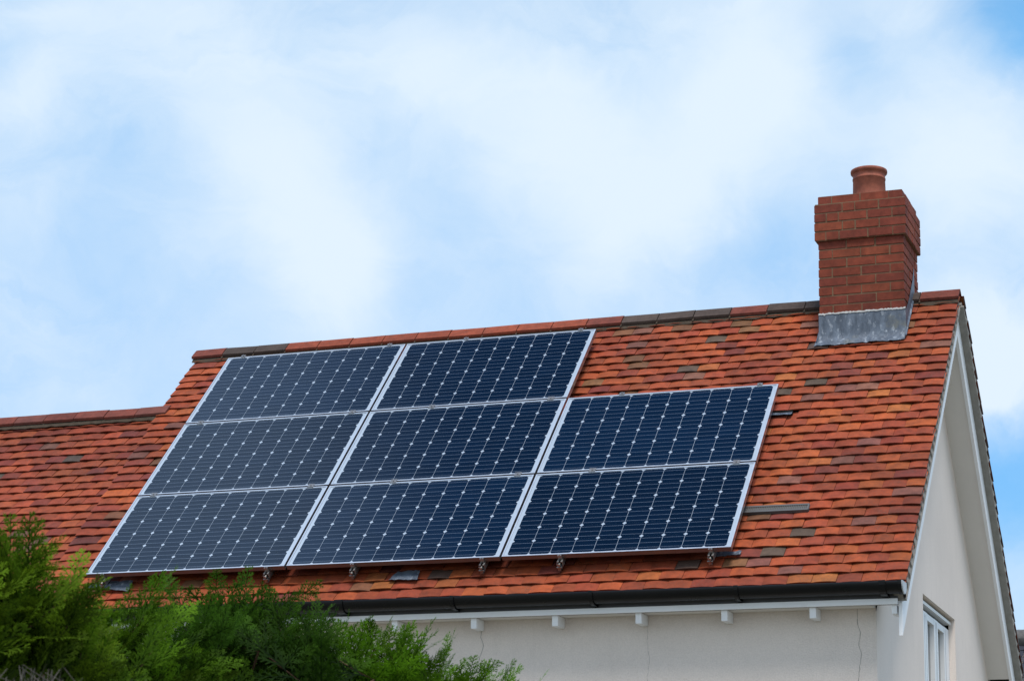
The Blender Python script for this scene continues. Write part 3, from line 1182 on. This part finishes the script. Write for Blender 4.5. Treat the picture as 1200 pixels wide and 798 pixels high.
def conifer(name, label, base, tips, radius, dark, bright, seed, n_top=120, n_low=50, drop=(0.05, 0.5), spread=0.30, spr=(0.15, 0.27), lean=(0.16, 0.06)):
    rng = np.random.default_rng(seed)
    root = thing(name, label, 'conifer', (base[0], base[1], 0), 'conifers in front of the house')
    tips = [np.array(t, float) for t in tips]
    top = max(t[2] for t in tips)
    plumes = [(t, 1.0, True) for t in tips]
    for _ in range(n_top):
        a, b = tips[rng.integers(len(tips))], tips[rng.integers(len(tips))]
        k = rng.random()
        p = a * k + b * (1 - k)
        p[2] = min(a[2], b[2]) - rng.uniform(*drop)
        p[0] += rng.normal(0, spread * 0.3)
        p[1] += rng.normal(0, spread)
        plumes.append((p, 1.0, False))
    for _ in range(n_low):
        z = rng.uniform(0.5, top - 0.6)
        an = rng.uniform(0, 2 * math.pi)
        rr = radius * (1.15 - 0.45 * z / top) * rng.uniform(0.7, 1.05)
        plumes.append((np.array([base[0] + rr * math.cos(an), base[1] + rr * math.sin(an), z]), 0.5, False))
    VV, CC = [], []
    stems = MB()
    stems.tube([(base[0], base[1], 0), (base[0] + .02, base[1], top * 0.35), (base[0], base[1] + .02, top * 0.7), (base[0], base[1], top - 0.4)],
               [0.085, 0.065, 0.04, 0.012], 10)
    dark, bright = np.array(dark), np.array(bright)
    for tip, dens, lead in plumes:
        L = rng.uniform(0.34, 0.55)
        # each plume leans out from the trunk, some of them far over
        out = tip - np.array([base[0], base[1], tip[2]])
        n2 = np.linalg.norm(out)
        hz = (out / n2 if n2 > .05 else np.zeros(3)) * 0.5 + np.append(rng.normal(0, 0.5, 2), 0) + np.array([lean[0], lean[1], 0])
        d0 = unit(hz + np.array([0, 0, rng.uniform(0.9, 1.5) if lead else rng.uniform(0.25, 1.1)]))
        b = tip - d0 * L
        mid = (b + tip) / 2 + np.array([0, 0, -0.05 if not lead else -0.02]) + rng.normal(0, 0.02, 3)
        n = int(15 * (1 if dens >= 1 else 0.6))
        ts = np.linspace(0.12, 1.0, n)
        curve = lambda t: b * (1 - t) ** 2 + 2 * mid * t * (1 - t) + tip * t * t
        root_p = np.array([base[0], base[1], max(0.2, b[2] - 0.25)])
        stems.tube([root_p, (root_p + b) / 2 + np.array([0, 0, -.03]), b, curve(0.35), curve(0.65), curve(0.92)], [0.005, 0.005, 0.0045, 0.004, 0.003, 0.0015], 5, cap=False)
        inner = 1.0 if lead else max(0.12, 1.0 - 1.9 * max(0.0, (top - 0.12) - tip[2]))  # darkens lower plumes: crown's interior shade put into the leaf colour
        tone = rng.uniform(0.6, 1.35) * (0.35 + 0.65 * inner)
        ph = rng.uniform(0, 6.28)
        for i, t in enumerate(ts):
            p = curve(t)
            tg = unit(curve(min(1, t + 0.05)) - curve(t - 0.05))
            side = unit(np.cross(tg, np.array([0.02, 0.01, 1.0])))
            up = np.cross(side, tg)
            # alternate shoots mostly in the plane of the branch, as in a real cypress bough
            a = (0 if i % 2 else math.pi) + rng.normal(0, 0.75)
            rad = side * math.cos(a) + up * math.sin(a)
            d = unit(tg * (0.75 + 0.8 * t) + rad * (1.1 - 0.55 * t) + np.array([0, 0, 0.12]) + rng.normal(0, 0.16, 3))
            nrm = unit(up * 0.75 + rng.normal(0, 0.5, 3))
            nrm = unit(nrm - d * (nrm @ d))
            sx_ = np.cross(nrm, d)
            Lq = rng.uniform(*spr) * (1.2 - 0.5 * t)
            Q, G = SPRAYS[rng.integers(len(SPRAYS))]
            W = p + (Q[..., 0:1] * d + Q[..., 1:2] * sx_ + Q[..., 2:3] * nrm) * Lq
            VV.append(W.reshape(-1, 3))
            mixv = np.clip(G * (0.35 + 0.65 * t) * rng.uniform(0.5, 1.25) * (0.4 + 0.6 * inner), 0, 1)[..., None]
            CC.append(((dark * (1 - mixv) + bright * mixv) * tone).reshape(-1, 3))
    V = np.concatenate(VV).astype(np.float32)
    Cc = np.concatenate(CC).astype(np.float32)
    nq = len(V) // 4
    me = bpy.data.meshes.new('crown')
    me.vertices.add(len(V)); me.vertices.foreach_set('co', V.ravel())
    me.loops.add(len(V)); me.loops.foreach_set('vertex_index', np.arange(len(V), dtype=np.int32))
    me.polygons.add(nq)
    me.polygons.foreach_set('loop_start', np.arange(0, len(V), 4, dtype=np.int32))
    ca = me.color_attributes.new('tint', 'FLOAT_COLOR', 'POINT')
    ca.data.foreach_set('color', np.concatenate([Cc, np.ones((len(Cc), 1), np.float32)], 1).ravel())
    me.materials.append(M['leaf'])
    me.update(calc_edges=True)
    me.validate()
    o = bpy.data.objects.new('crown', me); COL.objects.link(o)
    place(o, root)
    stems.build('trunk', [M['bark']], root)
    return root, nq


DK = (0.012, 0.032, 0.008)
T1 = [(x_, y_, z_ - 0.105) for x_, y_, z_ in [(5.11, -8.53, 2.87), (5.02, -8.55, 2.89), (5.08, -8.5, 2.87), (4.97, -8.6, 2.88), (5.05, -8.54, 2.82), (5.20, -8.46, 2.78), (4.93, -8.61, 2.90), (5.12, -8.47, 2.74), (4.99, -8.53, 2.73), (5.24, -8.42, 2.70), (5.02, -8.5, 2.66)]]
T2 = [(x_, y_, z_ - 0.06) for x_, y_, z_ in [(4.83, -7.85, 2.80), (4.95, -7.79, 2.76), (5.03, -7.75, 2.73), (5.1, -7.75, 2.83), (4.89, -7.79, 2.70), (4.75, -7.85, 2.74), (4.64, -7.88, 2.69), (5.0, -7.75, 2.69), (5.14, -7.71, 2.74)]]
T3 = [(x_, y_, z_ - 0.07) for x_, y_, z_ in [(4.74, -6.91, 2.95), (4.86, -6.88, 3.01), (4.81, -6.87, 2.91), (4.95, -6.83, 2.96), (4.99, -6.79, 2.85), (4.88, -6.83, 2.86), (5.14, -6.77, 2.99), (5.08, -6.76, 2.88), (5.22, -6.69, 2.82)]]
T4 = [(x_, y_, z_ - 0.005) for x_, y_, z_ in [(5.12, -6.3, 2.81), (5.22, -6.26, 2.84), (5.29, -6.22, 2.83), (5.4, -6.16, 2.79), (5.49, -6.11, 2.75), (5.6, -6.06, 2.72), (5.71, -6.01, 2.7), (5.80, -5.96, 2.62), (5.72, -5.98, 2.63), (5.62, -6.02, 2.67), (5.35, -6.2, 2.80), (5.26, -6.22, 2.84), (5.45, -6.1, 2.76), (5.05, -6.31, 2.77), (4.94, -6.35, 2.78), (5.33, -6.18, 2.76)]]
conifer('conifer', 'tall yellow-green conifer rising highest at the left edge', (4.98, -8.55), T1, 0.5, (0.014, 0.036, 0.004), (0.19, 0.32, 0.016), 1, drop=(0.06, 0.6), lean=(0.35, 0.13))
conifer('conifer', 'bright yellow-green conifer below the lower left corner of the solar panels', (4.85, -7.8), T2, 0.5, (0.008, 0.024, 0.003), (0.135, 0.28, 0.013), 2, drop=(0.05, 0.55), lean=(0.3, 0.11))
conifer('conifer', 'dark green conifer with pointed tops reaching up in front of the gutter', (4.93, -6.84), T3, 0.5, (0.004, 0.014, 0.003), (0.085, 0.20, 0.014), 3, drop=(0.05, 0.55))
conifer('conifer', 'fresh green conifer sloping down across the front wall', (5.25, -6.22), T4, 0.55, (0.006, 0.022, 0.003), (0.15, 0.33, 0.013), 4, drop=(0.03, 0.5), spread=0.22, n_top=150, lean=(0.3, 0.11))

# dry twiggy bush in the corner
bush = thing('dry_bush', 'bare grey twiggy bush in the bottom left corner, in front of the conifers', 'bush', (5.6, -9.36, 0))
mb = MB()
rr = random.Random(50)
for i in range(1100):
    bx, by = rr.gauss(5.53, 0.11), rr.gauss(-9.32, 0.13)
    z = rr.uniform(1.2, 1.7)
    ln = rr.uniform(0.5, 0.72)
    tx, ty = bx + rr.gauss(0, 0.08), by + rr.gauss(0, 0.1)
    zt_ = min(z + ln, 2.345 - abs(tx - 5.53) * 0.2 + rr.uniform(-.03, .02))
    pth = [(bx, by, z), ((bx + tx) / 2 + rr.gauss(0, .03), (by + ty) / 2, (z + zt_) / 2), (tx, ty, zt_)]
    k = rr.uniform(0.5, 1.5)
    mb.tube(pth, [0.003, 0.0022, 0.0009], 4, cap=False)
    for _ in range(3):
        s = rr.uniform(0.4, 0.95)
        q = [pth[1][j] + (pth[2][j] - pth[1][j]) * s for j in range(3)]
        mb.tube([q, (q[0] + rr.gauss(0, .06), q[1] + rr.gauss(0, .05), min(2.35, q[2] + rr.uniform(0.02, 0.09)))], [0.0014, 0.0007], 3, cap=False)
mb.build('twigs', [M['twig']], bush)
mb = MB()
for i in range(9):
    a = i * 0.7
    mb.tube([(5.60 + .05 * math.cos(a), -9.36 + .05 * math.sin(a), 0), (5.58 + .12 * math.cos(a), -9.34 + .1 * math.sin(a), 0.8), (5.57 + .18 * math.cos(a), -9.32 + .14 * math.sin(a), 1.7)], [0.016, 0.012, 0.006], 6)
mb.build('stem', [M['twig']], bush)

# ------------------------------------------------------------------ neighbouring house
nh = thing('neighbouring_house', 'distant dark slate roofed house just past the rear eaves', 'house', (1.5, 31.2, 0))
NYR, NZR, NT = 31.25, 8.10, math.tan(math.radians(42))
mb = MB()
rn = random.Random(60)
for sgn in (-1, 1):
    for k in range(26):
        d0, d1 = 4.0 - k * 0.155, 4.0 - k * 0.155 - 0.17
        x = -5.0
        while x < 8.0:
            c = rn.choice([(0.03, 0.034, 0.05), (0.04, 0.045, 0.065), (0.055, 0.055, 0.065)])
            w_ = 0.3
            z = lambda d: NZR - d * NT
            q = [(x, NYR + sgn * d0, z(d0) + 0.02), (x + w_ - .01, NYR + sgn * d0, z(d0) + 0.02), (x + w_ - .01, NYR + sgn * max(d1, 0), z(max(d1, 0))), (x, NYR + sgn * max(d1, 0), z(max(d1, 0)))]
            mb.face(q if sgn < 0 else q[::-1], c)
            x += w_
nroof = mb.build('slate_roof', [M['slate']], nh)
mb = MB()
mb.tube([(-5.05, NYR, NZR + 0.02), (8.05, NYR, NZR + 0.02)], [0.2, 0.2], 16, (0.12, 0.115, 0.11))
mb.build('ridge', [M['slate']], nroof)
mb = MB()
mb.box(-4.6, 7.6, NYR - 3.6, NYR + 3.6, 0, NZR - 3.75 * NT)
mb.prism([(NYR - 3.6, NZR - 3.75 * NT), (NYR + 3.6, NZR - 3.75 * NT), (NYR, NZR - 0.2)], 'x', -4.6, 7.6)
mb.build('wall', [M['gable']], nh)

# ------------------------------------------------------------------ ground
m, nt, b = new_mat('pale_ground')
co = coords(nt)
c = mixc(nt, (0.10, 0.105, 0.06), (0.26, 0.24, 0.20), noise(nt, co, 0.8, 8, 0.7))  # unseen paving and grass, lightened so its bounce brightens the soffit
nt.links.new(c, b.inputs['Base Color'])
b.inputs['Roughness'].default_value = 0.95
bump(nt, b, noise(nt, co, 30, 4), 0.6, 0.05)
mb = MB()
S = 1500
nseg = 24
mb.grid([[(-S + 2 * S * i / nseg, -S + 2 * S * j / nseg, 0) for i in range(nseg + 1)] for j in range(nseg + 1)], smooth=False)
mb.build('ground', [m], None, kind='structure')

# ------------------------------------------------------------------ light and sky
SUN_EL, SUN_AZ = math.radians(63), math.radians(152)      # azimuth measured clockwise from +Y
sd = bpy.data.lights.new('sun', 'SUN')
sd.energy = 3.0
sd.angle = math.radians(18)
sd.color = (1.0, 0.93, 0.84)
so = bpy.data.objects.new('sun', sd)
COL.objects.link(so)
sdir = Vector((math.sin(SUN_AZ) * math.cos(SUN_EL), math.cos(SUN_AZ) * math.cos(SUN_EL), math.sin(SUN_EL)))
so.rotation_euler = sdir.to_track_quat('Z', 'Y').to_euler()
so.location = (0, -20, 30)

w = bpy.data.worlds.new('World')
SC.world = w
w.use_nodes = True
nt = w.node_tree
nt.nodes.clear()
out = nt.nodes.new('ShaderNodeOutputWorld')
bg = nt.nodes.new('ShaderNodeBackground')
nt.links.new(bg.outputs[0], out.inputs[0])
sky = nt.nodes.new('ShaderNodeTexSky')
sky.sky_type = 'NISHITA'
sky.sun_disc = False
sky.sun_elevation = SUN_EL
sky.sun_rotation = SUN_AZ
sky.air_density = 1.0
sky.dust_density = 0.4
sky.ozone_density = 2.5
SKY_S = 0.15
tc = nt.nodes.new('ShaderNodeTexCoord')
D = tc.outputs['Generated']


def math_(op, a, b_=None, c_=None):
    n = nt.nodes.new('ShaderNodeMath'); n.operation = op
    for i, v in enumerate((a, b_, c_)):
        if v is None:
            continue
        if isinstance(v, bpy.types.NodeSocket):
            nt.links.new(v, n.inputs[i])
        else:
            n.inputs[i].default_value = v
    return n.outputs[0]


def vdot(a, v):
    n = nt.nodes.new('ShaderNodeVectorMath'); n.operation = 'DOT_PRODUCT'
    nt.links.new(a, n.inputs[0]); n.inputs[1].default_value = v
    return n.outputs['Value']


sp = nt.nodes.new('ShaderNodeSeparateXYZ'); nt.links.new(D, sp.inputs[0])
az = math_('ARCTAN2', sp.outputs[0], sp.outputs[1])
el = math_('ARCSINE', sp.outputs[2])


def wnoise(scale, detail, rough, vec, dist=0.0):
    n = nt.nodes.new('ShaderNodeTexNoise')
    n.inputs['Scale'].default_value = scale; n.inputs['Detail'].default_value = detail
    n.inputs['Roughness'].default_value = rough; n.inputs['Distortion'].default_value = dist
    nt.links.new(vec, n.inputs['Vector'])
    return n


wn = wnoise(7, 4, 0.55, D)
sc_ = nt.nodes.new('ShaderNodeSeparateColor'); nt.links.new(wn.outputs['Color'], sc_.inputs[0])
az2 = math_('MULTIPLY_ADD', math_('SUBTRACT', sc_.outputs[0], 0.5), 0.045, az)
el2 = math_('MULTIPLY_ADD', math_('SUBTRACT', sc_.outputs[1], 0.5), 0.042, el)
wn2 = wnoise(24, 6, 0.62, D, 0.5)
sc2 = nt.nodes.new('ShaderNodeSeparateColor'); nt.links.new(wn2.outputs['Color'], sc2.inputs[0])
az2 = math_('MULTIPLY_ADD', math_('SUBTRACT', sc2.outputs[0], 0.5), 0.034, az2)
el2 = math_('MULTIPLY_ADD', math_('SUBTRACT', sc2.outputs[1], 0.5), 0.034, el2)
cmb = nt.nodes.new('ShaderNodeCombineXYZ')
nt.links.new(az2, cmb.inputs[0]); nt.links.new(el2, cmb.inputs[1])
AE = cmb.outputs[0]
# thin cloud banks over the house: azimuth, elevation, half widths, tilt, thickness (negative: a blue gap)
BANKS = [(-0.514, 0.366, 0.0629, 0.0407, -35, 0.3), (-0.451, 0.309, 0.0296, 0.0204, -45, 0.42), (-0.481, 0.346, 0.0333, 0.0222, -60, 0.15),
         (-0.406, 0.387, 0.0407, 0.0185, -20, 0.28), (-0.332, 0.351, 0.0518, 0.0296, 15, 0.36), (-0.357, 0.377, 0.0333, 0.0222, -30, 0.15),
         (-0.259, 0.4, 0.0352, 0.0296, 60, 0.3), (-0.291, 0.325, 0.0222, 0.0259, 30, 0.22), (-0.169, 0.345, 0.0278, 0.0407, 80, 0.42),
         (-0.16, 0.27, 0.0222, 0.0222, 0, 0.4), (-0.149, 0.255, 0.0185, 0.0129, 35, 0.35), (-0.601, 0.366, 0.0222, 0.0166, 0, 0.25),
         (-0.585, 0.315, 0.0148, 0.0111, 0, 0.1), (-0.235, 0.373, 0.0222, 0.0296, 60, 0.12), (-0.130, 0.402, 0.0185, 0.0278, 80, -0.62),
         (-0.143, 0.206, 0.0222, 0.0352, 100, -0.62), (-0.254, 0.309, 0.0204, 0.0278, 70, -0.20), (-0.552, 0.342, 0.0296, 0.0185, 0, -0.18),
         (-0.388, 0.327, 0.0259, 0.0185, -45, -0.12), (-0.217, 0.395, 0.0129, 0.0222, 70, -0.22), (-0.418, 0.288, 0.0185, 0.0148, 0, -0.12),
         (-0.563, 0.287, 0.0481, 0.0259, 0, -0.1), (-0.592, 0.4, 0.0259, 0.0111, 0, 0.15), (-0.212, 0.346, 0.0185, 0.0185, 0, -0.1),
         (-0.186, 0.412, 0.0185, 0.0111, 0, 0.15), (-0.315, 0.318, 0.030, 0.018, 40, 0.25), (-0.275, 0.365, 0.030, 0.016, 55, 0.22),
         (-0.150, 0.248, 0.016, 0.010, 35, 0.35)]
acc = None
for a0, e0, sa, se, ro, amp in BANKS:
    r_ = math.radians(ro)
    v1 = (math.cos(r_) / sa, math.sin(r_) / sa, 0)
    v2 = (-math.sin(r_) / se, math.cos(r_) / se, 0)
    p = math_('SUBTRACT', vdot(AE, v1), v1[0] * a0 + v1[1] * e0)
    q = math_('SUBTRACT', vdot(AE, v2), v2[0] * a0 + v2[1] * e0)
    g = math_('EXPONENT', math_('MULTIPLY', math_('ADD', math_('MULTIPLY', p, p), math_('MULTIPLY', q, q)), -0.8))
    acc = math_('MULTIPLY', g, amp) if acc is None else math_('MULTIPLY_ADD', g, amp, acc)
# added unseen patches: cloud and blue gap for panel reflections, bank lighting front wall
for c_, s_, amp in (((-0.52, 0.09, 0.85), 0.14, 0.7), ((0.25, -0.9, 0.3), 0.75, 0.5), ((-0.25, 0.13, 0.96), 0.17, -1.3)):
    n = nt.nodes.new('ShaderNodeVectorMath'); n.operation = 'DISTANCE'
    nt.links.new(D, n.inputs[0]); n.inputs[1].default_value = c_
    d_ = math_('DIVIDE', n.outputs['Value'], s_)
    acc = math_('MULTIPLY_ADD', math_('EXPONENT', math_('MULTIPLY', math_('MULTIPLY', d_, d_), -1.0)), amp, acc)
big = wnoise(1.7, 6, 0.6, D, 0.4)
fine_ = wnoise(9, 6, 0.6, D, 0.6)
dens = math_('ADD', acc, math_('MULTIPLY_ADD', math_('SUBTRACT', big.outputs[0], 0.5), 0.25, 0.64))
dens = math_('ADD', dens, math_('MULTIPLY', math_('SUBTRACT', fine_.outputs[0], 0.5), 0.27))
# wisps drawn out along the wind
mp = nt.nodes.new('ShaderNodeMapping')
mp.inputs['Rotation'].default_value = (0, 0, math.radians(-50))
mp.inputs['Scale'].default_value = (13, 26, 1)
nt.links.new(AE, mp.inputs[0])
ws = wnoise(1.0, 7, 0.62, mp.outputs[0], 1.2)
wsel = wnoise(5, 3, 0.5, D)
dens = math_('MULTIPLY_ADD', math_('MULTIPLY', math_('SUBTRACT', ws.outputs[0], 0.5), wsel.outputs[0]), 0.95, dens)
n = nt.nodes.new('ShaderNodeMapRange'); n.interpolation_type = 'SMOOTHSTEP'; nt.links.new(dens, n.inputs[0]); n.inputs[1].default_value = 0.0; n.inputs[2].default_value = 1.12
dens = n.outputs[0]
gain = nt.nodes.new('ShaderNodeVectorMath'); gain.operation = 'MULTIPLY'
nt.links.new(sky.outputs[0], gain.inputs[0]); gain.inputs[1].default_value = (0.98, 1.56, 1.62)
CLOUD = (0.775 / SKY_S, 0.90 / SKY_S, 1.02 / SKY_S)
# the clear sky is paler low down and deepens towards the zenith
er = nt.nodes.new('ShaderNodeValToRGB')
nt.links.new(math_('DIVIDE', el, 1.5708), er.inputs[0])
ee = er.color_ramp.elements
while len(ee) < 6:
    ee.new(0.5)
for e_, (p_, c_) in zip(ee, ((0.0, (.55, .5, .5)), (0.10, (.60, .58, .66)), (0.16, (.72, .72, .80)), (0.25, (1.05, 1.02, 1.0)), (0.45, (.6, .68, .8)), (0.72, (.20, .28, .42)))):
    e_.position = p_
    e_.color = (*c_, 1)
deep = mixc(nt, gain.outputs[0], er.outputs[0], 1.0, 'MULTIPLY')
# cloud seen high overhead is thinner and bluer
cr = nt.nodes.new('ShaderNodeValToRGB')
nt.links.new(math_('DIVIDE', el, 1.5708), cr.inputs[0])
cr.color_ramp.elements[0].position = 0.32
cr.color_ramp.elements[0].color = (1, 1, 1, 1)
cr.color_ramp.elements[1].position = 0.6
cr.color_ramp.elements[1].color = (0.72, 0.89, 1.16, 1)
cl = mixc(nt, cr.outputs[0], CLOUD, 1.0, 'MULTIPLY')
col = mixc(nt, deep, cl, dens)
nt.links.new(col, bg.inputs['Color'])
bg.inputs['Strength'].default_value = SKY_S

# ------------------------------------------------------------------ camera
cam = bpy.data.cameras.new('camera')
co_ = bpy.data.objects.new('camera', cam)
COL.objects.link(co_)
yaw, pitch, roll = 0.37001985, 0.2707207, 0.0252766
f = Vector((-math.sin(yaw) * math.cos(pitch), math.cos(yaw) * math.cos(pitch), math.sin(pitch)))
r0 = Vector((math.cos(yaw), math.sin(yaw), 0))
u0 = r0.cross(f)
r1 = r0 * math.cos(roll) + u0 * math.sin(roll)
u1 = -r0 * math.sin(roll) + u0 * math.cos(roll)
mat = Matrix(((r1.x, u1.x, -f.x), (r1.y, u1.y, -f.y), (r1.z, u1.z, -f.z)))
co_.matrix_world = Matrix.Translation((8.98121, -14.43797, -2.73725 + H)) @ mat.to_4x4()
cam.sensor_width = 36
cam.lens = 2625.88 / 1200 * 36
cam.clip_start = 0.1
cam.clip_end = 5000
cam.dof.use_dof = True
cam.dof.focus_distance = 16.8
cam.dof.aperture_fstop = 9.0
SC.camera = co_

SC.view_settings.view_transform = 'Standard'
SC.view_settings.look = 'None'
SC.view_settings.exposure = 0
SC.render.engine = 'CYCLES'
SC.cycles.max_bounces = 6
